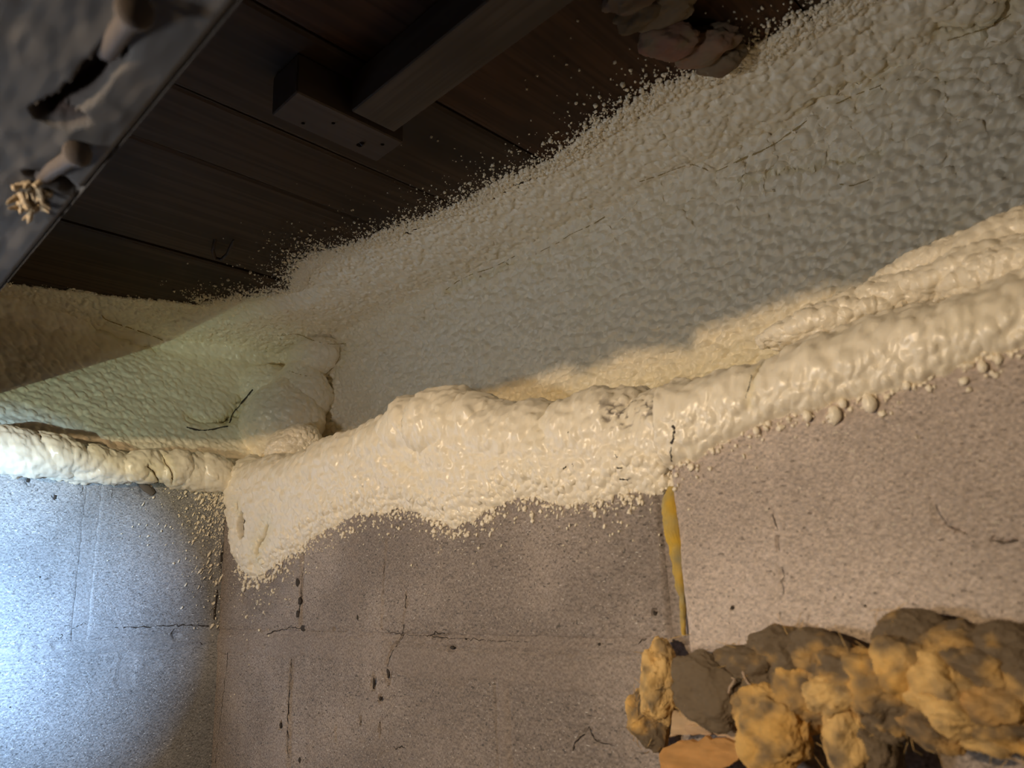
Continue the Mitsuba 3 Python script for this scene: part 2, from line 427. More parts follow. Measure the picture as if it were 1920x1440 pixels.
def bed_r(U, Z):
    lo = -.222 - .010 * smooth01(.25, .45, U) + .005 * vn(U, Z, .05, 3, 2) + .003 * vn(U, Z, .012, 4)
    d = np.minimum(Z - lo, -.1985 + .0015 * vn(U, Z, .03, 5) - Z)
    h = np.clip(d * .35, -.005, .0012) + .0003 * vn(U, Z, .01, 6, 2)
    c1 = jag(np.array([[.36, -.2035], [.50, -.2055], [.66, -.2060]]), .006, .0007, 33)
    h -= .0022 * smooth01(.0016, .0005, polydist(U, Z, c1))
    c2 = cr([(757, 1170), (752, 1195), (735, 1222), (727, 1245)], seed=17)
    h -= .0025 * smooth01(.0022, .0008, polydist(U, Z, c2))
    q = px_r([(825, 1188), (848, 1215)])
    h -= .003 * smooth01(1, .6, np.hypot((U - q[0, 0]) / .012, (Z - q[0, 1]) / .005) + .5 * vn(U, Z, .006, 8))
    h -= .0022 * smooth01(1, .6, np.hypot((U - q[1, 0]) / .007, (Z - q[1, 1]) / .005) + .3 * vn(U, Z, .006, 9))
    h -= .0025 * smooth01(.35, .75, vn(U, Z, .013, 12, 2)) * smooth01(.30, .2, U)
    return h


smear('wall_right__mortar_joint', 'r', -.0, .72, -.25, -.19, bed_r)
smear('wall_right__mortar_joint_001', 'r', .486, .522, -.41, -.215, lambda U, Z: np.clip((.0055 + .0012 * vn(U, Z, .02, 6, 2) - np.abs(U - .5035)) * .4, -.005, .0008) + .0002 * vn(U, Z, .01, 7))
smear('wall_right__mortar_joint_002', 'r', .285, .325, -.2, -.06, lambda U, Z: np.clip((.010 + .002 * vn(U, Z, .02, 16, 2) - np.abs(U - .300 + (Z + .2) * .05)) * .2, -.005, .0003) + .0005 * vn(U, Z, .012, 7, 2))
smear('wall_left__mortar_joint', 'l', .0, .42, -.214, -.188, lambda U, Z: np.clip((.0065 + .003 * vn(U, Z, .03, 26, 2) - np.abs(Z + .2015)) * .35, -.005, .0012) - .003 * smooth01(.2, .6, vn(U, Z, .016, 28, 2)), 'concrete_pale')
smear('wall_left__mortar_joint_001', 'l', .145, .172, -.2, -.0, lambda U, Z: np.clip((.0062 + .0012 * vn(U, Z, .02, 36, 2) - np.abs(U - .1585)) * .35, -.005, -.0004) + .0002 * vn(U, Z, .01, 7), 'concrete_pale')
smear('wall_left__mortar_joint_002', 'l', .002, .030, -.2, -.03, lambda U, Z: np.clip((.007 + .003 * vn(U, Z, .04, 46, 2) - np.abs(U - .006)) * .35, -.005, .0012) - .0018 * smooth01(.1, .5, vn(U * 2, Z * .4, .016, 48, 2)), 'concrete_pale')

# open cracks and chipped holes, laid over with a dark brown fill
def dark_fill(key, wall, items, seed, y0=0.0):
    g = np.random.default_rng(seed)
    for i, (pts, w) in enumerate(items):
        f = (lambda p: at(p, 1, -y0)) if wall == 'r' else (lambda p: at(p, 0, y0))
        q = np.array([f(p) for p in pts])
        if len(q) == 1:
            m = trimesh.creation.icosphere(subdivisions=3)
            n = np.array(m.vertices)
            wv = .8 * np.array([w[0], .0012, w[1]]) if wall == 'r' else .8 * np.array([.0012, w[0], w[1]])
            v = n * wv * (1 + .9 * (meshkit.fbm(n * 1.6 + 7 * i + seed, 3, seed) - .5)[:, None]) + q[0]
            F = m.faces
        else:
            t = np.linspace(0, 1, max(8, int(np.linalg.norm(np.diff(q, axis=0), axis=1).sum() / .003)))
            s_ = np.r_[0, np.cumsum(np.linalg.norm(np.diff(q, axis=0), axis=1))]; s_ /= s_[-1]
            line = np.stack([np.interp(t, s_, q[:, k]) for k in range(3)], -1)
            jit = g.normal(0, .0006, line.shape); jit[:, 1 if wall == 'r' else 0] = 0
            m = tube(line + jit, w * .62 * g.uniform(.2, 1.0, len(t)), 6)
            v = np.array(m.vertices); ax = 1 if wall == 'r' else 0
            base = -y0 if wall == 'r' else y0
            v[:, ax] = base + (v[:, ax] - base) * .5
            F = m.faces
        entry(key + (f'_{i:03d}' if i else ''), (v, F), 'crack_brown', True)


dark_fill('wall_right__dark_mark', 'r', [([(578, 1010), (572, 1050), (566, 1090), (560, 1150)], .0011), ([(558, 1092)], (.0050, .0055)), ([(562, 1127)], (.0036, .0050)), ([(558, 1151)], (.0034, .0048)),
     ([(500, 1190), (520, 1182), (545, 1176), (566, 1178)], .0014), ([(568, 1178)], (.005, .004)), ([(671, 1158)], (.0016, .0040)), ([(671, 1120), (671, 1185)], .0005), ([(672, 1212)], (.0035, .0055)),
     ([(757, 1170), (753, 1192), (735, 1222), (728, 1245)], .0009), ([(728, 1258)], (.0024, .0075)), ([(705, 1220), (714, 1238), (716, 1260)], .0008), ([(701, 1281)], (.0014, .0060)), ([(713, 1310)], (.0018, .0026)),
     ([(806, 1192), (818, 1187), (832, 1188)], .0010), ([(848, 1214)], (.0030, .0018)), ([(760, 1190), (800, 1192), (860, 1198), (960, 1203), (1050, 1209), (1150, 1216), (1220, 1217)], .0006),
     ([(714, 1178), (735, 1186), (756, 1190)], .0006), ([(445, 930), (455, 960)], .0008), ([(428, 1210), (424, 1260), (414, 1340), (404, 1430)], .0009), ([(546, 1235), (542, 1300), (538, 1360), (540, 1420)], .0009),
     ([(526, 1360)], (.0022, .0036)), ([(562, 1425)], (.0022, .0032)), ([(506, 1222)], (.003, .002)), ([(952, 1250)], (.0016, .0014)), ([(954, 1225), (953, 1250), (950, 1280)], .0004), ([(712, 1355), (714, 1375)], .0008),
     ([(676, 1350), (675, 1360)], .0008), ([(740, 1402), (757, 1400), (762, 1404)], .0008), ([(1075, 1408), (1078, 1395), (1090, 1380), (1105, 1366), (1118, 1388), (1122, 1394), (1155, 1396)], .0006), ([(1228, 1150)], (.0016, .0018)),
     ([(760, 1108), (760, 1140)], .0006), ([(720, 1050), (718, 1110)], .0004), ([(1185, 1214), (1205, 1200), (1212, 1195)], .0005), ([(874, 1198)], (.0012, .001)), ([(1124, 1208)], (.0016, .0012))], 41)
dark_fill('wall_left__dark_mark', 'l', [([(262, 1209), (290, 1199), (315, 1196), (326, 1180)], .0014), ([(190, 1178), (240, 1176), (300, 1174), (345, 1172), (395, 1174)], .0016), ([(370, 1192), (380, 1210)], .0016),
     ([(135, 1180), (150, 1172), (160, 1168)], .0009), ([(160, 900), (156, 912), (152, 925)], .0007), ([(52, 900)], (.0016, .0034)), ([(103, 932)], (.0015, .003)), ([(211, 915), (209, 935)], .0006),
     ([(75, 1082)], (.001, .0012)), ([(117, 1190), (114, 1198)], .001), ([(303, 1152), (340, 1155)], .0006), ([(421, 1010), (414, 1060), (406, 1120), (402, 1165)], .0036), ([(19, 1326)], (.0012, .001)),  # the wide strip lays the darkness of the wall corner on as fill
     ([(255, 893), (238, 897), (205, 891)], .0026), ([(410, 914), (375, 913), (358, 911)], .0024), ([(130, 890), (115, 889)], .0014)], 42)  # strips under the foam roll paint the shade of the gap

# proud block at the right, its own thing
SLAB = .013
wall_block('concrete_block', 'r', .683, 1.08, -.200, -.046, 'concrete_pink', seed=90, res=.0016, proud=SLAB, rnd=.005, depth=SLAB + .002,
           cracks=[(jag(px_r([(1448, 960), (1458, 1000), (1466, 1060), (1468, 1110)], -SLAB), .006, .0006, 21), .0009, .0015),
                   (jag(px_r([(1752, 945), (1770, 985), (1810, 998)], -SLAB), .005, .001, 22), .0010, .0016),
                   (jag(px_r([(1860, 1010), (1880, 1016), (1908, 1014)], -SLAB), .005, .0005, 23), .0013, .002)],
           pits=[(*px_r([(1373, 1140)], -SLAB)[0], .0014, .0014, .003)])
dark_fill('concrete_block__dark_mark', 'r', [([(1448, 960), (1458, 1000), (1466, 1060), (1468, 1112)], .0004), ([(1752, 945), (1772, 988), (1812, 1000)], .0005), ([(1855, 1010), (1880, 1016), (1910, 1013)], .0007), ([(1373, 1140)], (.0012, .0013)), ([(1442, 954)], (.0006, .0006)), ([(1622, 1136)], (.0008, .0008))], 43, SLAB)
labels['concrete_block'] = {'label': 'pinkish grey concrete block standing proud of the right wall beside the yellow fibre', 'category': 'concrete block'}

# ------------------------------------------------------------------ foreground joist
g_u, g_v = np.meshgrid(np.arange(-.16, 1.3, .0022), np.arange(0, .064, .0013), indexing='ij')   # along x, across y
jx = lambda px: at(px, 2, JZ)[[0, 1]]
P = np.stack([g_u, JY - g_v, np.full(g_u.shape, JZ)], -1)
X, Y = P[..., 0], P[..., 1]
h = .0020 * vn(X, Y, .05, 101, 3) + .0012 * vn(X * .3, Y, .006, 102, 2)
h *= smooth01(0, .008, g_v)
h -= .003 * smooth01(.004, 0, g_v) ** 2
j1 = np.array([jx(p) for p in [(218, 95), (185, 130), (160, 165), (120, 190), (82, 212)]])
gouge = polydist(X, Y, j1) + .0015 * vn(X, Y, .008, 104, 2)
gm1 = smooth01(.0046, .0022, gouge)
j2 = np.array([jx(p) for p in [(150, 215), (125, 222), (98, 218)]])
gm2 = smooth01(.004, .002, polydist(X, Y, j2) + .001 * vn(X, Y, .006, 105))
j3 = np.array([jx(p) for p in [(60, 325), (135, 360), (115, 340)]])
gm3 = smooth01(.0042, .0015, polydist(X, Y, j3) + .0015 * vn(X, Y, .007, 106))
h -= .012 * gm1 + .006 * gm2 + .008 * gm3
j4 = np.array([jx(p) for p in [(200, 205), (165, 235), (150, 265)]])
h += .0012 * smooth01(.010, .004, polydist(X, Y, j4) + .001 * vn(X, Y, .006, 107))
tone = .5 + .5 * vn(X, Y, .030, 108, 3)
col = np.array([.060, .058, .058]) * (1 - tone[..., None]) + np.array([.125, .12, .118]) * tone[..., None]
brown = smooth01(.1, .6, vn(X, Y, .022, 109, 2))[..., None]
col = col * (1 - .5 * brown) + np.array([.095, .078, .062]) * .5 * brown
pale_streaks = smooth01(.15, .6, vn(X * .5, Y * 2.2, .009, 110, 2))[..., None] * smooth01(.030, .045, g_v)[..., None]  # paler streaks away from the front edge
col = col * (1 - pale_streaks * .4) + np.array([.24, .22, .20]) * pale_streaks * .4
col = col * .78
hole = np.clip(gm1 + gm2 + gm3, 0, 1)[..., None]
col = col * (1 - hole) + np.array([.03, .018, .014]) * hole
edge = smooth01(.006, .001, g_v)[..., None]
col = col * (1 - .45 * edge) + np.array([.17, .16, .145]) * .45 * edge
jm, jc = sheet(P, np.broadcast_to([0, 0, -1.], P.shape), h, -1, col)
core = trimesh.creation.box(bounds=[[-.16, JY - .062, JZ + .016], [1.3, JY - .0015, ZC - .001]])
front = []
for yy in (JY, JY - .0637):
    V4 = []
    xs = np.arange(-.16, 1.3, .0044)
    zz = np.array([JZ + .001, JZ + .020])
    a = np.stack([np.repeat(xs, 2), np.full(2 * len(xs), yy), np.tile(zz, len(xs))], -1)
    front.append(trimesh.Trimesh(a, np.vstack([grid_faces(len(xs), 2)]), process=False))
side = trimesh.util.concatenate([core] + front)
jv = np.vstack([jm[0], side.vertices]); jf = np.vstack([jm[1], side.faces + len(jm[0])])
jcol = np.vstack([jc, np.tile([.12, .105, .09], (len(side.vertices), 1))])
entry('floor_joist__beam', (jv, jf), 'dirty_wood', True, color=jcol)
labels['floor_joist'] = {'label': 'weathered grey timber joist in the near top left corner with nails sticking out', 'category': 'joist'}


def nail(key, base_px, head_px, dz, r_head, r_shank, label=None):
    b = at(base_px, 2, JZ + .004); hd = at(head_px, 2, JZ - dz)
    ax = (hd - b) / np.linalg.norm(hd - b)
    pts = [b + (hd - b) * t for t in (0, .3, .6, .9, 1.0)]
    sh = tube(pts, [r_shank * 1.05, r_shank, r_shank * .95, r_shank, r_shank * 1.2], 12)
    prof = np.array([[0, -.0022], [r_head * .75, -.0020], [r_head, -.0004], [r_head * .98, .0012], [r_head * .7, .0024], [0, .0030]])
    head = trimesh.creation.revolve(prof, sections=24)
    head.apply_transform(trimesh.geometry.align_vectors([0, 0, 1], ax)); head.apply_translation(hd)
    entry(key, trimesh.util.concatenate([sh, head]), 'nail_steel', 35, label=label)


nail('floor_joist__nail', (200, 95), (252, 22), .0060, .0058, .0036)
nail('floor_joist__nail_001', (72, 335), (145, 288), .0060, .0055, .0034)
# torn pale fibres below the lower nail
sp = []
g = np.random.default_rng(5)
for k in range(26):
    b = at((g.uniform(30, 95), g.uniform(340, 395)), 2, JZ - .001)
    e = b + np.array([g.normal(0, .004), g.normal(0, .004), -g.uniform(.002, .007)])
    sp.append(tube([b, (b + e) / 2 + g.normal(0, .0012, 3), e], [g.uniform(.0009, .002), g.uniform(.0008, .0016), .0004], 6))
sp = trimesh.util.concatenate(sp)
entry('floor_joist__splinters', sp, 'fluff', True, color=np.tile([.36, .29, .2], (len(sp.vertices), 1)), label='torn pale wood fibres')

# ------------------------------------------------------------------ batten and cleat under the ceiling
bt = box([.5275, -.1600, .200], [1.05, -.1195, ZC - .0003], .001)
entry('wood_batten', bt, 'batten_wood')
labels['wood_batten'] = {'label': 'pale wooden batten running under the dark planks, butting against the short cleat', 'category': 'wooden batten'}
import manifold3d as m3
cm = m3.Manifold.hull_points(np.asarray(box([.485, -.2030, .199], [.5225, -.1060, ZC - .0003], .001).vertices))
for px, r in (((625, 231), .0016), ((717, 271), .0017), ((674, 272), .0028), ((568, 231), .0016)):
    q = at(px, 2, .199)
    cm = cm - m3.Manifold.cylinder(.012, r, r, 12).translate([float(q[0]), float(q[1]), .196])
entry('wood_cleat__board', cm, 'cleat_wood')
q = at((672, 270), 2, .1985)
entry('wood_cleat__nail_head', tube([q + [0, .0, .004], q + [.002, .001, .0005], q + [.003, .003, -.001]], [.0012, .0012, .0018], 8), 'rust')
labels['wood_cleat'] = {'label': 'short wooden cleat with nail holes fixed across the end of the batten', 'category': 'wooden cleat'}

# bent nail hanging from the ceiling
hk = [((404, 452), .004), ((399, 470), .010), ((403, 484), .013), ((415, 487), .014), ((427, 476), .012), ((434, 460), .008), ((438, 450), .006)]
pts = [at(p, 2, ZC + .002 - dz) for p, dz in hk]
pts[0] = pts[0] + [0, 0, .006]
entry('bent_nail', tube(pts, [.0021] * 6 + [.0010], 8), 'rust', True)
labels['bent_nail'] = {'label': 'small rusty hook-shaped bent nail hanging from the dark planks', 'category': 'nail'}

# ------------------------------------------------------------------ spray foam
CREAM = np.array([.86, .785, .63]); YEL = np.array([.74, .66, .38]); BRN = np.array([.25, .17, .09])


def foam_col(U, V, seed, crease=None):
    t = smooth01(.15, .7, vn(U, V, .05, seed, 3))[..., None]
    c = CREAM * (1 - t * .22) + YEL * t * .22
    if crease is not None:
        k = np.clip(crease, 0, 1)[..., None]
        c = c * (1 - k) + YEL * k  # masked parts yellowed: interreflected light put into the crease colour
    return c


def carve(h, col, U, V, lines, seed):
    for i, (pts, w, dp, tone) in enumerate(lines):
        pts = jag(pts, .007, .0022, seed + i)
        dd = polydist(U, V, pts) + .001 * vn(U, V, .006, seed + 50 + i)
        s_ = np.linspace(0, 1, 5)
        wide = smooth01(w * 7, w, dd)
        thin = smooth01(w, w * .3, dd)
        h -= dp * thin + .3 * dp * wide
        col[...] = col * (1 - .35 * wide[..., None]) + YEL * .35 * wide[..., None]
        col[...] = col * (1 - tone * thin[..., None]) + BRN * tone * thin[..., None]
    return h, col


# --- ceiling layer: edge follows the spray line on the planks
ex = np.array([-.17, -.03, .03, .075, .112, .150, .19, .23, .306, .422, .528, .591, .684, .748, .83, .95, 1.1])
ey = np.array([.17, .06, .035, .030, .033, .018, .000, -.006, .017, .038, .048, .052, .042, .055, .055, .060, .06])
lx = np.array([.60, .263, .152, .10, .045, .0, -.05, -.2])       # -y
le = np.array([-.10, -.084, -.050, -.028, -.006, .05, .20, .3])   # x of the edge there
RESC = .00125
U, V = np.meshgrid(np.arange(-.17, 1.04, RESC), np.arange(-.42, .175, RESC), indexing='ij')
dR = V - np.interp(U, ex, ey)
dL = np.interp(-V, lx[::-1], le[::-1]) - U if False else np.interp(-V, np.sort(lx), le[np.argsort(lx)]) - U
d = np.maximum(dR, dL)
keep = d > -.03
pf = puffs(U, V, .0055, 201); pb = puffs(U, V, .016, 202); pc = puffs(U, V, .0030, 203)
bign = vn(U, V, .06, 204, 2)
big_amt = smooth01(.5, .9, U)
ragged = .006 * vn(U, V, .035, 205, 2)
d = d + ragged
h = np.clip(d * .55, -.02, .0) + .016 * smooth01(0, .09, d) - .0034
h += .0048 * pf * smooth01(-.022, .006, d) * (1 - .5 * smooth01(.01, .04, d)) + .0018 * pc * (1 - .6 * smooth01(.01, .04, d))
h += (.003 + .003 * big_amt) * pb * smooth01(.005, .04, d) + .010 * big_amt * vn(U, V, .035, 208, 3) * smooth01(.01, .05, d) + .004 * bign * smooth01(0, .05, d)
h += .003 * (vn(U, V, .007, 206) - .3) * smooth01(.012, -.004, d)
h[~keep] = -.05
col = foam_col(U, V, 207, .25 * smooth01(.25, 0, pb) * smooth01(.03, .08, d))
crk = [(np.array([at(p, 2, ZC - .02)[:2] for p in L]), .0012, .006, .7) for L in
       ([(1340, 320), (1420, 285), (1480, 250), (1530, 210)], [(1545, 205), (1620, 170), (1690, 145)], [(1770, 75), (1850, 55), (1900, 25)], [(1000, 480), (1060, 440), (1140, 405)])]
crk = [(a_, w_ * 1.8, d_ * 1.7, .85) for a_, w_, d_, t_ in crk]
h, col = carve(h, col, U, V, crk, 300)
Pc = np.stack([U, V, np.full(U.shape, ZC)], -1)
m_, c_ = sheet(Pc, np.broadcast_to([0, 0, -1.], Pc.shape), h, -.0015, col, lambda Q: smooth01(.004, .03, d) * (.0042 * puffs3(Q, .0062, 901) - .0018 + .0008 * n3(Q, .0026, 902)))
entry('spray_foam__ceiling_layer', m_, 'foam_dry', True, color=c_)

# --- rim layer, right: foam on the vertical rim board, closing the corner to the ceiling and to the sill
RY = .150
U, V = np.meshgrid(np.arange(-.17, 1.10, .0013), np.arange(-.075, ZC + .002, .0013), indexing='ij')
pf = puffs(U, V, .0060, 211, 1.3); pc = puffs(U, V, .0034, 212, 1.5); pb = puffs(U, V, .028, 213)
up = smooth01(.09, .20, V)
big_amt = smooth01(.45, .85, U)
h = (.002 + .004 * big_amt) * pb * up + .010 * big_amt * up * vn(U, V, .05, 218, 3) + .005 * vn(U, V, .09, 214, 2)
h += .0012 * vn(U * .35, V * 1.6, .006, 215, 2) * (1 - up)
h += .030 * smooth01(.0, -.06, V) ** 2          # cove to the sill
h += .022 * smooth01(.06, -.16, U)               # fillet towards the corner
h += .010 * smooth01(.035, .0, ZC - V)           # and to the ceiling
col = foam_col(U, V, 216, .30 * smooth01(.22, 0, pb) * up + .50 * smooth01(.075, .0, V))  # last term yellows the low rim: warm lamplight put into the colour
crk = [(np.array([at(p, 1, RY - .012)[[0, 2]] for p in L]), w, dp, tn) for L, w, dp, tn in
       (([(830, 545), (900, 515), (960, 490)], .001, .004, .4), ([(1380, 335), (1450, 320), (1560, 300), (1650, 285)], .0010, .003, .3),
        ([(640, 640), (636, 680), (612, 720), (590, 780), (580, 860)], .0014, .006, .7))]
h, col = carve(h, col, U, V, crk, 320)
Pr = np.stack([U, np.full(U.shape, RY), V], -1)
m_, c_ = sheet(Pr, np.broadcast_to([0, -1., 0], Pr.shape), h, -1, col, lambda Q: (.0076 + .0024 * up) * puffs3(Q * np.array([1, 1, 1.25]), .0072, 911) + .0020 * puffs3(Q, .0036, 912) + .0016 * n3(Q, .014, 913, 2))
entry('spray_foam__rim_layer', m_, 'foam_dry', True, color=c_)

# --- rim layer, left
LX = -.145
U, V = np.meshgrid(np.arange(-.17, .55, .0014), np.arange(-.02, ZC + .002, .0014), indexing='ij')   # U = -y
pf = puffs(U, V, .0055, 221, 1.3); pc = puffs(U, V, .0036, 222, 1.4); pb = puffs(U, V, .035, 223)
h = .003 * pb * smooth01(.02, .15, V) + .006 * vn(U, V, .08, 224, 2)
h += .016 + .100 * np.clip((.20 - V) / .17, 0, 1.2) ** 1.1 + .022 * smooth01(.06, -.16, U) + .010 * smooth01(.04, .0, ZC - V)
col = foam_col(U, V, 226)
pl = lambda L, x: np.array([[-q[1], q[2]] for q in (at(p, 0, x) for p in L)])
crk = [(pl(L, LX + .060), w, dp, tn) for L, w, dp, tn in
       (([(188, 592), (200, 603), (250, 620), (310, 642)], .0012, .005, .5), ([(470, 730), (450, 755), (430, 785), (405, 800)], .0020, .010, .95),
        ([(435, 785), (410, 796), (370, 800), (345, 790)], .0022, .012, .8))]
h, col = carve(h, col, U, V, crk, 340)
Pl = np.stack([np.full(U.shape, LX), -U, V], -1)
m_, c_ = sheet(Pl, np.broadcast_to([1., 0, 0], Pl.shape), h, -1, col, lambda Q: .0034 * puffs3(Q, .0072, 921) + .0012 * puffs3(Q, .0038, 922) + .0012 * n3(Q, .012, 923, 2))
entry('spray_foam__rim_layer_001', m_, 'foam_skin', True, color=c_)


# --- lumps of foam: rounded masses in and beside the inner corner
def lump(key, c, r, seed, tilt=0.0, shade_spots=(), res=4, fine=.0013, bsdf='foam_skin', wr=1.0):
    m = trimesh.creation.icosphere(subdivisions=res + 2)
    v = m.vertices.copy(); r = np.asarray(r, float)
    n = v / np.linalg.norm(v, axis=1, keepdims=True)
    rr = r.mean()
    q = n * r
    d_ = .30 * r.min() * (meshkit.fbm(q / (rr * 1.1) + seed, 2, seed) * 2 - 1)
    ring = np.abs(meshkit.noise(q / .0085 + seed * 3, seed) * 2 - 1)
    d_ += fine * 1.3 * wr * (np.sqrt(ring + .02) - .6) + .0040 * puffs3(n * r, .0076, seed + 3) + .0016 * puffs3(n * r, .0040, seed + 4)
    R_ = trimesh.transformations.rotation_matrix(tilt, [0, 1, 0])[:3, :3]
    nn = n / r; nn /= np.linalg.norm(nn, axis=1, keepdims=True)
    v = (q + nn * d_[:, None]) @ R_.T + np.asarray(c)
    cc = foam_col(v[:, 0] + v[:, 1], v[:, 2], seed)
    for sp_, sr in shade_spots:
        t_ = smooth01(1, .5, np.linalg.norm(v - sp_, axis=1) / sr + .35 * n3(v, .006, 6))[:, None]
        cc = cc * (1 - .85 * t_) + np.array([.10, .075, .03]) * .85 * t_  # dark blotch: shade of a deep hole painted on the lump
    entry(key, (v, m.faces), bsdf, True, color=cc)


LEDGE = [((1925, 462), .085, (.060, .030, .016), []), ((1840, 512), .055, (.060, .022, .012), [((1828, 545), .011)]), ((1925, 500), .04, (.040, .020, .012), []),
         ((1690, 560), .060, (.055, .022, .012), [((1662, 610), .010)]), ((1560, 606), .050, (.050, .020, .009), []), ((1800, 492), .085, (.055, .025, .012), [])]


def pl_at(px, y):
    return at(px, 1, y)


LUMPS = [  # pixel of the middle, plane y it sits on, radii
    ((530, 795), .085, (.056, .050, .070)), ((590, 675), .135, (.056, .034, .030)), ((500, 650), .135, (.070, .044, .046)),
    ((455, 835), .060, (.050, .046, .034)), ((560, 850), .060, (.040, .036, .034)), ((420, 700), .100, (.080, .040, .060)),
    ((490, 745), .095, (.060, .046, .050)), ((565, 750), .115, (.050, .040, .060))]
for i, (px, y, r) in enumerate(LUMPS):
    lump('spray_foam__corner_lump' + (f'_{i:03d}' if i else ''), pl_at(px, y), r, 401 + i)


for i, (px, y, r, sps) in enumerate(LEDGE):
    lump('spray_foam__ledge_lump' + (f'_{i:03d}' if i else ''), pl_at(px, y), r, 441 + i, 0.0, [(pl_at(p, y - r[1] * .6), q) for p, q in sps])

# --- beads over the wall tops: wall face, rounded shoulder, ledge running back to the rim
def bead_profile(face_len, rad, back):
    """arclength-parametrised: down the wall face (negative) to the ledge (positive); returns f(s) -> (out, z, n_out, n_z); out is measured away from the wall"""
    def f(s):
        a = np.clip(s / rad, 0, np.pi / 2)
        o = np.where(s < 0, 0, -rad * (1 - np.cos(a))) - np.maximum(s - rad * np.pi / 2, 0)
        z = np.where(s < 0, s, rad * np.sin(a))
        return o, z, np.cos(a), np.sin(a)
    return f


# right bead on the grey blocks
bx_ = np.array([-.02, .0, .010, .020, .032, .046, .070, .088, .110, .150, .197, .241, .301, .373, .421, .450, .484, .523, .553, .569, .606, .644, .690])
bz_ = np.array([-.022, -.024, -.034, -.064, -.095, -.118, -.131, -.134, -.130, -.118, -.104, -.090, -.078, -.080, -.092, -.104, -.098, -.087, -.089, -.096, -.098, -.097, -.095])
tx_ = np.array([-.05, .05, .15, .25, .345, .45, .52, .58, .62, .69])
tz_ = np.array([-.006, -.004, -.012, -.010, -.006, -.008, -.026, -.034, -.036, -.038])
rad = .022
S0 = -.175
U, S = np.meshgrid(np.arange(-.035, .6795, .0012), np.arange(S0, .15, .0012), indexing='ij')
f = bead_profile(0, rad, 0)
o, z, no, nz = f(S)
zt = np.interp(U, tx_, tz_) - rad          # where the shoulder starts
Zp = z + zt
P = np.stack([U, -o, Zp], -1); N = np.stack([0 * U, -no, nz], -1)
dB = S + (zt - np.interp(U, bx_, bz_))
dB = dB + .0045 * vn(U, S, .016, 501, 2) + .0025 * vn(U, S, .006, 502)
dB = np.minimum(dB, .25)
wr = np.abs(vn(U, S, .0062, 503)); wr2 = np.abs(vn(U + .3 * S, S, .0036, 504)); pf = puffs(U, S, .0085, 505)
body = smooth01(0, .05, dB)
h = np.clip(dB * .6, -.02, 0) + .014 * np.sqrt(np.clip(dB / .09, 0, 1)) * smooth01(-.001, .02, dB) + .0016 * smooth01(-.002, .004, dB) - .0010
h += body * (.005 * vn(U, S, .05, 506, 2) + .0025 * vn(U, S, .018, 509, 2))
h += (1 - body) * smooth01(-.012, .004, dB) * (.0034 * puffs(U, S, .0050, 507))
# swollen rolls along the shoulder
for (uc, wd, am, sd) in ((.355, .055, .012, 1), (.425, .075, .022, 2), (.515, .055, .010, 3), (.285, .040, .009, 4), (.235, .035, .008, 5), (.605, .042, .010, 6), (.16, .07, .006, 7), (.085, .06, .006, 8), (.015, .03, .010, 9)):
    q = ((U - uc) / wd) ** 2 + ((S - .031) / .032) ** 2 + .45 * vn(U, S, .022, 520 + sd, 3)
    h += am * np.clip(1 - q, 0, 1) ** .9
    h -= .0015 * smooth01(.15, 0, np.abs(q - 1)) * (S > .018)
# thin speckled patch next to the seam
thin = smooth01(1, .4, np.hypot((U - .650) / .040, (S - .014) / .012) + .3 * vn(U, S, .01, 530))
col = foam_col(U, S, 508)
spk = thin * smooth01(.08, .25, vn(U, S * 2.6, .0036, 531))
h -= .0015 * spk
col = col * (1 - .9 * spk[..., None]) + np.array([.10, .075, .06]) * .9 * spk[..., None]
# slot with the rusty strap near the corner, and splits
q = px_r([(462, 985)], -.006)[0]
slot = smooth01(1, .75, np.hypot((U - q[0]) / .0115, (Zp - q[1]) / .018)) * (S < 0)
h -= .03 * slot
col = col * (1 - .8 * slot[..., None]) + np.array([.06, .04, .03]) * .8 * slot[..., None]  # shade inside the slot put into the foam colour
crk = [(np.array([[a_[0], a_[1]] for a_ in px_r(L, -.012)]), w, dp, tn) for L, w, dp, tn in
       (([(497, 985), (490, 1002), (480, 1015), (474, 1040)], .0038, .010, .9), ([(447, 945), (450, 955)], .002, .006, .9))]
h, col = carve(h, col, U, Zp, crk, 540)
seam = polydist(U, S, jag(np.array([[.6775, -.17], [.677, -.06], [.676, .03]]), .008, .0006, 545))
h -= .010 * smooth01(.004, .0008, seam)
m_, c_ = sheet(P, N, h, -.0012, col, lambda Q: smooth01(-.002, .010, dB) * (.0036 * puffs3(Q, .0075, 931) + .0016 * puffs3(Q, .0038, 932) + .0019 * np.sqrt(np.abs(n3(Q, .0085, 933)) + .01) - .0018))
BEAD_V = m_[0]
entry('spray_foam__wall_bead', m_, 'foam_skin', True, color=c_)

# bead on the proud block
sx = np.array([.66, .689, .703, .742, .776, .807, .835, .861, .889, 1.0, 1.1])
sz = np.array([-.086, -.083, -.080, -.068, -.064, -.063, -.061, -.056, -.054, -.05, -.05])
tx2 = np.array([.66, .70, .775, .85, .897, 1.1]); tz2 = np.array([-.036, -.044, -.038, -.034, -.031, -.028])
U, S = np.meshgrid(np.arange(.6785, 1.06, .0011), np.arange(-.11, .165, .0012), indexing='ij')
rad = .012
o, z, no, nz = bead_profile(0, rad, 0)(S)
Zp = z + np.interp(U, tx2, tz2) - rad
P = np.stack([U, -SLAB - o, Zp], -1); N = np.stack([0 * U, -no, nz], -1)
dB = S + np.interp(U, tx2, tz2) - rad - np.interp(U, sx, sz) + .0045 * vn(U, S, .018, 551, 2) + .002 * vn(U, S, .006, 552)
body = smooth01(0, .03, dB)
h = np.clip(dB * .8, -.02, 0) + .015 * np.sqrt(np.clip(dB / .03, 0, 1)) - .0006
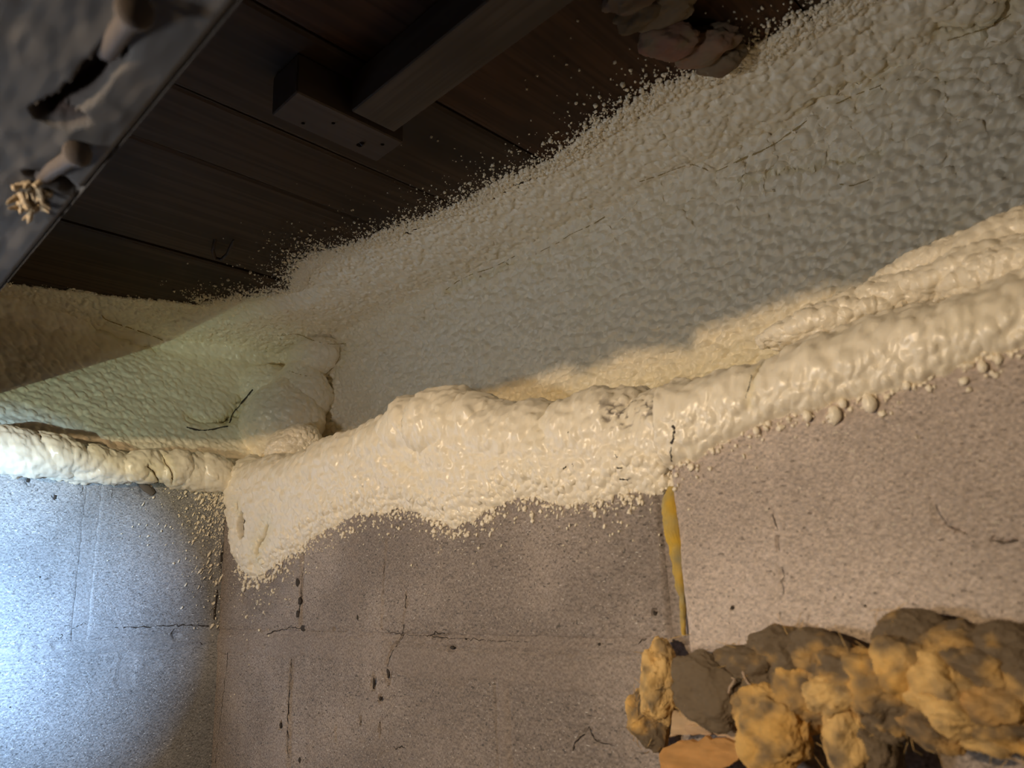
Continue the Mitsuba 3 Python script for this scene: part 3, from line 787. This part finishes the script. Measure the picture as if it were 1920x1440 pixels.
h += body * (.004 * vn(U, S, .04, 555, 2) + .0025 * vn(U, S, .016, 554, 2))
h += (1 - body) * smooth01(-.010, .003, dB) * .004 * puffs(U, S, .0062, 556)
led = smooth01(.012, .035, S)
h += .016 * led * np.sqrt(np.abs(vn(U * .5, S, .035, 557, 2)))
# long fold and hollows behind the shoulder
fold = smooth01(.010, .002, np.abs(S - .040 - .006 * vn(U, S, .06, 558)))
h -= .010 * fold * smooth01(.74, .80, U)
col = foam_col(U, S, 559, .3 * fold)
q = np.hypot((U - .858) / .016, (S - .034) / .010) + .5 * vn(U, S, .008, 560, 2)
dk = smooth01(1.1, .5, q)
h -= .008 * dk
col = col * (1 - .7 * dk[..., None]) + np.array([.13, .10, .05]) * .7 * dk[..., None]  # hollow also darkened in colour, painting in its shade
cr2 = [(px_r([(1408, 700), (1402, 725), (1396, 755)], -SLAB - .016), .0006, .0018, .4)]
h, col = carve(h, col, U, Zp, cr2, 565)
h -= .007 * smooth01(.0785 - .072, 0, U - .6785) ** 2
sm = smooth01(.0026, .0008, U - .6785 + .0016 * vn(S, U, .006, 566)) * smooth01(-.2, .2, vn(S, U, .012, 567)) * (S < .012)
col = col * (1 - .85 * sm[..., None]) + np.array([.10, .07, .04]) * .85 * sm[..., None]
m_, c_ = sheet(P, N, h, -.0012, col, lambda Q: smooth01(-.002, .010, dB) * (.0042 * puffs3(Q, .0090, 941) + .0016 * puffs3(Q, .0045, 942) - .0028))
entry('spray_foam__wall_bead_001', m_, 'foam_skin', True, color=c_)

SLAB_V = m_[0]
# ragged roll along the top of the left wall
U, S = np.meshgrid(np.arange(-.10, .50, .0013), np.linspace(-.034, .16, 150), indexing='ij')   # U = -y
rad = .020
tz3 = np.interp(U, [-.1, 0, .04, .10, .15, .18, .21, .26, .5], [.020, .018, .020, .020, .016, .014, .018, .024, .028])
a = np.clip(S / rad, -1.7, np.pi / 2)
cx, cz = .004, tz3 - rad
Xp = cx + rad * np.cos(a) - np.maximum(S - rad * np.pi / 2, 0) - .5 * np.maximum(-1.0 - a, 0) * rad
Zp = cz + rad * np.sin(a) * np.where(a < 0, .75, 1.0)
P = np.stack([Xp, -U, Zp], -1); N = np.stack([np.cos(a), 0 * U, np.sin(a)], -1)
wr = np.abs(vn(U, S, .0068, 571)); wr2 = np.abs(vn(U, S + .3 * U, .0040, 572))
h = .004 * vn(U, S, .03, 573, 2)
for (uc, sc, wu, wsz, am, sd) in ((.235, .010, .042, .036, .020, 1), (.190, .022, .026, .024, .010, 2), (.150, .004, .030, .028, .010, 6), (.098, .004, .028, .026, .014, 3), (.048, -.002, .034, .030, .016, 4), (.012, .004, .024, .03, .010, 5)):
    q = ((U - uc) / (wu * 1.35)) ** 2 + ((S - sc) / (wsz * 1.2)) ** 2 + .35 * vn(U, S, .020, 580 + sd, 3)
    h += am * .75 * np.clip(1 - q, 0, 1) ** .65
low = smooth01(-.016, -.034, S)
h += low * .004 * (puffs(U, S, .006, 575) - .5) - low * .012 * smooth01(.15, .5, vn(U, S, .03, 576, 2))
col = foam_col(U, S, 577)
cr3 = [(np.array([[.112, .0], [.094, -.018], [.088, -.034]]), .0018, .008, .95), (np.array([[.094, .012], [.086, -.004], [.080, -.016]]), .0012, .005, .7)]
h, col = carve(h, col, U, S, cr3, 590)
m_, c_ = sheet(P, N, h, -.02, col, lambda Q: .0026 * puffs3(Q, .0080, 951) + .0012 * puffs3(Q, .0042, 952) + .0018 * np.sqrt(np.abs(n3(Q, .010, 953)) + .01) - .002)
entry('spray_foam__wall_bead_002', m_, 'foam_skin', True, color=c_)

# --- dark splits and pinholes in the skin, where the two beads meet and elsewhere
SKIN = np.vstack(FOAM_SKIN)
_q = SKIN - CAM
_z = _q @ _d
SKIN, _q, _z = SKIN[_z > .1], _q[_z > .1], _z[_z > .1]
_tree = cKDTree(np.c_[960 + FPX * (_q @ RIGHT) / _z, 720 - FPX * (_q @ UP) / _z])


def on_skin(px):
    k_ = _tree.query_ball_point(px, 3.2)
    return SKIN[k_[int(np.argmin(_z[k_]))]] if k_ else None


for i, (L, w) in enumerate((([(1257, 765), (1261, 778), (1258, 790)], .0005), ([(1258, 796), (1264, 806), (1261, 820), (1257, 832)], .0011), ([(1258, 838), (1256, 852), (1259, 868)], .0006), ([(1054, 880), (1060, 874)], .0008),
                            ([(1158, 875), (1166, 879)], .0006), ([(1151, 850), (1156, 857)], .0004), ([(1062, 809), (1064, 812)], .0007), ([(1160, 898), (1178, 902)], .0007), ([(1071, 868), (1073, 876)], .0003), ([(1408, 702), (1404, 722), (1398, 748)], .0004),
                            ([(472, 728), (455, 752), (440, 774), (428, 792)], .0017), ([(428, 796), (405, 802), (380, 806), (350, 800)], .0012), ([(640, 645), (636, 680), (612, 706), (570, 702), (530, 690)], -.0008), ([(515, 632), (560, 628), (600, 640), (648, 648)], -.0006),
                            ([(1335, 325), (1420, 285), (1455, 268), (1482, 250), (1535, 210)], -.0009), ([(1770, 78), (1850, 55), (1900, 25)], -.0009), ([(1000, 482), (1060, 445), (1140, 405)], -.0006), ([(190, 592), (204, 604), (250, 620), (312, 640)], -.0009),
                            ([(1190, 345), (1250, 325), (1300, 308), (1330, 322)], -.0006), ([(1545, 205), (1600, 178), (1690, 145)], -.0007), ([(1570, 345), (1600, 350), (1650, 325)], -.0005),
                            ([(830, 545), (870, 520), (930, 500), (965, 478)], -.0006))):
    g = np.random.default_rng(600 + i)
    L = np.array(L, float); t = np.linspace(0, len(L) - 1, 4 * len(L))
    q = [on_skin((np.interp(a_, range(len(L)), L[:, 0]) + g.normal(0, 1.0), np.interp(a_, range(len(L)), L[:, 1]))) for a_ in t]
    q = [a_ for a_ in q if a_ is not None]
    if len(q) > 3:
        q = gaussian_filter1d(np.array(q), 1.0, axis=0) + np.linspace(0, 1e-5, len(q))[:, None]
        entry('spray_foam__split' + (f'_{i:03d}' if i else ''), tube(q, abs(w) * g.uniform(.3, 1.1, len(q)), 6), 'crack_brown' if w > 0 else 'crease_resin', True, label='dark split in the foam' if w > 0 else 'yellow brown crease in the foam')
# --- overspray: droplets thinning out beyond the foam's edges
ico0, ico1 = trimesh.creation.icosphere(subdivisions=0), trimesh.creation.icosphere(subdivisions=1)


def droplets(key, pos, nrm, rad_, seed, base=ico0, stretch=0.35, along=None):
    g = np.random.default_rng(seed)
    n = len(pos)
    bv = np.asarray(base.vertices)
    sc = rad_[:, None, None] * g.uniform(.75, 1.25, (n, 1, 3))
    v = bv[None] * sc
    if along is not None:
        s_ = (v @ along)[..., None] * along
        v = v + s_ * g.exponential(stretch, (n, 1, 1))
    v = v * (1 + .22 * g.normal(size=(n, len(bv), 1)))
    v = v + pos[:, None] + nrm[None, None] * (rad_ * .25)[:, None, None]
    F = (np.asarray(base.faces)[None] + (np.arange(n) * len(bv))[:, None, None]).reshape(-1, 3)
    V = v.reshape(-1, 3)
    entry(key, (V, F), 'foam_dry', True, color=np.tile(CREAM * .98, (len(V), 1)), kind='stuff', label='fine foam droplets scattered beyond the foam edge')


g = np.random.default_rng(77)
n = 17000
xs = g.uniform(.10, .98, n); wob = .010 * (meshkit.noise(np.c_[xs / .05, 0 * xs, 0 * xs], 9) - .5)
off = -g.exponential(.0095, n) + .009
off = np.where(g.random(n) < .06, -g.exponential(.022, n), off)
pos = np.c_[xs, np.interp(xs, ex, ey) + off + wob, np.full(n, ZC)]
r_ = np.clip(g.lognormal(-.1, .5, n), .3, 2.6) * (.0008 + .0004 * smooth01(.4, .8, xs)) * np.where(off < -.01, .75, 1.1)
big = r_ > .0014
droplets('spray_foam__overspray', pos[~big], np.array([0, 0, -1.]), r_[~big], 1)
droplets('spray_foam__overspray_001', pos[big], np.array([0, 0, -1.]), r_[big], 2, ico1)
n = 6500       # near the corner, wider scatter, and along the left part
t = g.uniform(-.30, .22, n)
yy = np.where(t < 0, t, 0)
cxy = np.array([[-.09, -.30], [-.084, -.263], [-.05, -.152], [-.006, -.045], [.06, .0], [.112, .033], [.150, .014], [.20, -.004], [.25, 0]])
s_ = np.r_[0, np.cumsum(np.linalg.norm(np.diff(cxy, axis=0), axis=1))]
w = g.uniform(0, s_[-1], n); w = np.where(g.random(n) < .55, s_[3] + g.random(n) * (s_[-1] - s_[3]), w)
px_, py_ = np.interp(w, s_, cxy[:, 0]), np.interp(w, s_, cxy[:, 1])
spread = np.where(w > s_[3], .014, .004)
o_ = g.exponential(1, n) * spread - .006
pos = np.c_[px_ + o_ * .45, py_ - o_ * .9 * np.where(w > s_[3], 1, .2), np.full(n, ZC)]
r_ = np.clip(g.lognormal(-.1, .45, n), .3, 2.2) * .00085
droplets('spray_foam__overspray_002', pos, np.array([0, 0, -1.]), r_, 3)
# below the bead on the grey blocks
n = 3200
xs = g.uniform(.03, .68, n)
o_ = g.exponential(.009, n) - .010
wide = smooth01(.25, .05, xs)
o_ = np.where(g.random(n) < .35 * wide, g.exponential(.030, n), o_)
pos = np.c_[xs, np.full(n, -.0003), np.interp(xs, bx_, bz_) - o_]
r_ = np.clip(g.lognormal(-.1, .5, n), .3, 2.5) * .00085 * np.where(o_ > .02, .7, 1.05)
big = r_ > .0013
droplets('spray_foam__overspray_003', pos[~big], np.array([0, -1., 0]), r_[~big], 4, ico0, .4, np.array([.5, 0, .86]))
droplets('spray_foam__overspray_004', pos[big], np.array([0, -1., 0]), r_[big], 5, ico1, .3, np.array([.5, 0, .86]))
# below the bead on the proud block
n = 420
xs = g.uniform(.684, .93, n); o_ = g.exponential(.005, n) - .004
pos = np.c_[xs, np.full(n, -SLAB - .0003), np.interp(xs, sx, sz) - o_]
r_ = np.clip(g.lognormal(0, .5, n), .3, 2.4) * .0010
droplets('spray_foam__overspray_005', pos, np.array([0, -1., 0]), r_, 6, ico1)
# on the left wall beside the corner
n = 900
o_ = g.exponential(.022, n) + .001; zz = -.02 - g.exponential(.045, n)
ok = zz > -.21
pos = np.c_[np.full(n, .0008), -o_, zz][ok]
r_ = (np.clip(g.lognormal(-.2, .5, n), .3, 2.2) * .00075)[ok]
droplets('spray_foam__overspray_006', pos, np.array([1., 0, 0]), r_, 7, ico0, .6, np.array([0, .5, .86]))
# a few big drops stuck on the proud block
for i, (px, r) in enumerate((((1565, 777), .0048), ((1630, 757), .0050), ((1513, 780), .0034), ((1700, 723), .0026), ((1580, 757), .0028), ((1842, 688), .0030), ((1418, 808), .0026))):
    c = at(px, 1, -SLAB - .003)
    m = trimesh.creation.icosphere(subdivisions=3); v = m.vertices * np.array([r * .75, r * .7, r]) * (1 + .12 * (meshkit.noise(m.vertices * 1.7 + i * 9, i) - .5)[:, None]) + c
    entry(f'spray_foam__drop' + (f'_{i:03d}' if i else ''), (v, m.faces), 'foam_skin', True, color=np.tile(CREAM, (len(v), 1)))
labels['spray_foam'] = {'label': 'lumpy cream spray foam filling the corner, rim and wall tops under the dark planks', 'category': 'spray foam'}

# rusty strap in the slot of the foam, widened to make the hole dark
q = at((463, 985), 1, -.004)
st = box([q[0] - .0095, -.0052, q[2] - .020], [q[0] + .0075, -.0025, q[2] + .020], .0006)
entry('metal_strap', st, 'rust')
labels['metal_strap'] = {'label': 'narrow rusty metal strap showing through a slot in the foam at the wall corner', 'category': 'metal strap'}

# old shim pieces squeezed out between left wall and foam
for i, (L, w, colr) in enumerate((([(130, 884), (158, 890), (178, 888)], .0035, (.20, .17, .12)), ([(228, 893), (255, 897), (280, 905)], .0038, (.22, .19, .11)), ([(262, 902), (275, 915), (288, 926)], .0050, (.13, .11, .09)))):
    pts = [at(p, 0, .003) for p in L]
    m = tube(pts, [w * .7, w, w * .6], 10)
    v = np.array(m.vertices); v[:, 0] = .002 + (v[:, 0] - .003) * .45
    v += .0012 * (meshkit.noise(v / .004, 4)[:, None] - .5)
    entry('mortar_crumb' + (f'_{i:03d}' if i else ''), (v, m.faces), 'fluff', True, color=np.tile(colr, (len(v), 1)))
    labels['mortar_crumb' + (f'_{i:03d}' if i else '')] = {'label': ['tan mortar crumb under the foam roll, nearest the left frame edge', 'flat olive mortar crumb right of the dark gap under the left foam roll', 'dark brown crumb smeared down the left wall below the foam roll'][i], 'category': 'mortar crumb'}

# ------------------------------------------------------------------ insulation
AMB = np.array([.58, .32, .075]); PALE = np.array([.70, .47, .19]); DUST = np.array([.165, .125, .082]); ORG = np.array([.40, .22, .08])


def tuft(key, c, r, seed, dusty=0.3, tone=AMB, res=5, rot=0.0, rough=.28, label=None, lean=False):
    m = trimesh.creation.icosphere(subdivisions=res)
    n = np.array(m.vertices); r = np.asarray(r, float); rr = r.mean()
    q = n * (r / rr) * rr
    d_ = rough * 1.2 * (meshkit.fbm(n * 1.5 + seed * 3.1, 2, seed) * 2 - 1) + .09 * (meshkit.fbm(n * 4.5 + seed, 3, seed + 1) * 2 - 1) + .035 * (meshkit.noise(n * 26 + seed, seed + 4) * 2 - 1)
    v = n * r * (1 + d_[:, None])
    R_ = trimesh.transformations.rotation_matrix(rot, [0, 1, 0])[:3, :3]
    v = v @ R_.T + np.asarray(c)
    if lean:      # pressed flat against the wall and the proud block
        v[:, 1] = np.minimum(v[:, 1], np.where(v[:, 2] > -.208, -.0162, -.0015))
    t = np.clip(dusty + .1 + 1.5 * (meshkit.fbm(v / .011 + seed, 3, seed + 7) * 2 - 1), 0, 1)[:, None]
    k = meshkit.fbm(v / .03 + 3, 2, seed + 8)[:, None]
    cc = (tone * (1 - k) + (PALE if tone[0] > .2 else tone * 1.2) * k) * (1 - t) + DUST * t
    cc *= (.9 + .2 * meshkit.noise(v / .0016, 2)[:, None])
    entry(key, (v, m.faces), 'fluff', True, color=cc, label=label)


TUFTS = [  # pixel, depth in front of the wall, radii along x, y, z (m), dust, tone, turn
    ((1240, 1275), .018, (.013, .016, .024), .15, PALE, .1), ((1218, 1350), .014, (.012, .014, .020), .45, AMB, -.3), ((1320, 1295), .034, (.022, .012, .020), 1.05, DUST, .2),
    ((1410, 1255), .026, (.020, .018, .015), .75, AMB, 0), ((1470, 1225), .026, (.018, .018, .014), .70, AMB, .1), ((1450, 1365), .036, (.022, .016, .021), .02, AMB, -.35),
    ((1410, 1320), .030, (.014, .014, .010), .25, ORG, .2), ((1500, 1300), .030, (.015, .016, .018), .30, AMB, 0), ((1545, 1225), .028, (.018, .018, .012), .80, AMB, .3),
    ((1560, 1300), .042, (.014, .012, .009), -.15, PALE, -.35), ((1590, 1260), .034, (.020, .018, .014), .50, AMB, .2), ((1590, 1370), .034, (.012, .014, .022), .35, PALE, .1),
    ((1650, 1290), .038, (.017, .018, .018), .35, AMB, .2), ((1715, 1195), .030, (.018, .018, .014), .85, AMB, .1), ((1700, 1260), .042, (.016, .016, .016), .15, AMB, -.2),
    ((1760, 1285), .044, (.018, .016, .013), .05, PALE, .5), ((1790, 1210), .032, (.019, .018, .012), .65, AMB, .1), ((1840, 1250), .036, (.018, .018, .013), .35, AMB, .2),
    ((1900, 1225), .034, (.016, .018, .014), .9, AMB, .1), ((1790, 1325), .044, (.016, .016, .012), .0, PALE, .4), ((1750, 1362), .036, (.014, .015, .010), .45, ORG, .3),
    ((1850, 1320), .040, (.018, .017, .013), .30, ORG, .1), ((1890, 1358), .036, (.020, .016, .010), .35, AMB, .4), ((1645, 1392), .030, (.010, .014, .016), .85, DUST, -.2),
    ((1660, 1340), .034, (.012, .014, .011), .75, DUST, .1), ((1850, 1358), .036, (.016, .014, .010), .2, PALE, .2), ((1950, 1300), .036, (.020, .018, .022), .4, AMB, .2), ((2010, 1370), .036, (.022, .017, .015), .3, AMB, .1)]
for i, (px, y, r, du, tn, ro) in enumerate(TUFTS):
    y2 = y + .007 if y >= .024 else y
    tuft('insulation_batt__tuft' + (f'_{i:03d}' if i else ''), at(px, 1, -y2), np.array(r) * (1, .85, 1), 700 + i, du + .35 * (px[1] < 1258 and 1380 < px[0]), tn, 5, ro, lean=True)
# loose fibres standing off the wool
fb = []
g = np.random.default_rng(91)
for (px, y, r, du, tn, ro) in TUFTS:
    c = at(px, 1, -y)
    for k in range(26):
        n_ = g.normal(size=3); n_[1] = -abs(n_[1]); n_ /= np.linalg.norm(n_)
        b = c + n_ * np.array(r) * .92; t_ = np.cross(n_, g.normal(size=3)) * g.uniform(.004, .010)
        fb.append(tube([b, b + n_ * .0015 + t_ * .5, b + n_ * g.uniform(-.001, .003) + t_], [.00022, .0002, .00012], 3))
fb = trimesh.util.concatenate(fb)
fb.vertices[:, 1] = np.minimum(fb.vertices[:, 1], np.where(fb.vertices[:, 2] > -.210, -.0165, -.0015))
entry('insulation_batt__fibres', fb, 'fluff', True, color=np.tile(PALE * .9, (len(fb.vertices), 1)), kind='stuff', label='loose pale fibres')
# torn paper facing at its lower left
for i, (poly, y, colr) in enumerate((
        ([(1250, 1400), (1300, 1385), (1365, 1382), (1395, 1395), (1388, 1425), (1340, 1450), (1240, 1455)], .022, (.50, .27, .10)),
        ([(1300, 1375), (1360, 1378), (1400, 1400), (1380, 1330), (1330, 1355), (1290, 1360)], .018, (.52, .36, .22)),
        ([(1270, 1330), (1320, 1340), (1330, 1365), (1300, 1375), (1262, 1380)], .016, (.50, .36, .22)),
        ([(1365, 1300), (1410, 1290), (1412, 1318), (1372, 1328)], .040, (.50, .33, .20)))):
    q = np.array([at(p, 1, -y) for p in poly])
    import shapely.geometry as sg
    pg = sg.Polygon(jag(np.vstack([q[:, [0, 2]], q[:1, [0, 2]]]), .003, .0007, 800 + i)).buffer(0)
    pg = max(getattr(pg, 'geoms', [pg]), key=lambda a_: a_.area)
    m = trimesh.creation.extrude_polygon(pg, .004)
    m = m.subdivide_to_size(.003)
    v = np.array(m.vertices); v = np.c_[v[:, 0], -y - v[:, 2], v[:, 1]]
    v[:, 1] += .006 * (meshkit.fbm(np.c_[v[:, 0], 0 * v[:, 0], v[:, 2]] / .012 + i, 3, 5) - .5)
    fl = np.asarray(m.faces)[:, ::-1]
    cc = np.array(colr) * (.7 + .6 * meshkit.fbm(v / np.array([.012, .01, .003]), 3, 6)[:, None])
    entry('insulation_batt__paper_facing' + (f'_{i:03d}' if i else ''), (v, fl), 'fluff', 30 if False else True, color=cc)
labels['insulation_batt'] = {'label': 'torn amber mineral wool with dusty grey flaps stuffed below the proud block', 'category': 'insulation'}

# yellow fibre in the gap left of the proud block
gp = [((1262, 915), .004, .0040), ((1258, 950), .007, .0062), ((1263, 985), .009, .0068), ((1270, 1020), .009, .0062), ((1272, 1060), .007, .0045), ((1278, 1090), .006, .0035), ((1280, 1130), .004, .0022), ((1282, 1190), .003, .0016)]
m = tube([at(p, 1, -y) for p, y, r in gp], [r for *_, r in gp], 20)
m = m.subdivide_to_size(.0016)
v = np.array(m.vertices); v += .0032 * (meshkit.fbm(v / .008, 3, 31)[:, None] - .5) * np.array([1, 1, .4])
t = np.clip(.3 + .9 * (meshkit.fbm(v / .012 + 2, 3, 33) * 2 - 1), 0, 1)[:, None]
cc = np.array([.58, .38, .06]) * (1 - t) + np.array([.34, .30, .17]) * t
entry('insulation_tuft', (v, m.faces), 'fluff', True, color=cc)
labels['insulation_tuft'] = {'label': 'thin yellow fibre wisp squeezed in the vertical gap left of the proud block', 'category': 'insulation'}

# brown fluff hanging from the ceiling at the top
for i, (px, dz, r, tn, du, ro) in enumerate((((1205, 25), .006, (.020, .012, .008), DUST * .6, .5, 0), ((1250, 75), .010, (.024, .016, .012), np.array([.17, .09, .065]), .2, .3), ((1320, 85), .010, (.026, .015, .011), np.array([.18, .105, .07]), .3, .2),
                                             ((1350, 110), .008, (.018, .014, .009), np.array([.14, .09, .06]), .5, .1), ((1240, 20), .006, (.026, .014, .007), DUST, .7, .2), ((1190, -10), .006, (.022, .012, .008), np.array([.13, .09, .065]), .4, .1))):
    tuft('insulation_tuft_001__tuft' + (f'_{i:03d}' if i else ''), at(px, 2, ZC - dz), r, 850 + i, du, tn, 4, ro, .3)
labels['insulation_tuft_001'] = {'label': 'brown pink fluff of old insulation hanging from the planks beside the foam edge', 'category': 'insulation'}

# two curled wood shavings on the insulation
for i, (L, y) in enumerate((([(1366, 1300), (1368, 1290), (1374, 1280), (1378, 1273), (1372, 1271)], .050), ([(1392, 1258), (1396, 1270), (1402, 1280), (1408, 1285)], .046))):
    key = 'wood_shaving' + (f'_{i:03d}' if i else '')
    m = tube([at(p, 1, -y) for p in L], .0006, 6)
    entry(key, m, 'fluff', True, color=np.tile([.50, .38, .28], (len(m.vertices), 1)))
    labels[key] = {'label': ['curled pale wood shaving on the edge of the grey flap of the insulation', 'straight pale wood shaving right of the grey flap of the insulation'][i], 'category': 'wood shaving'}
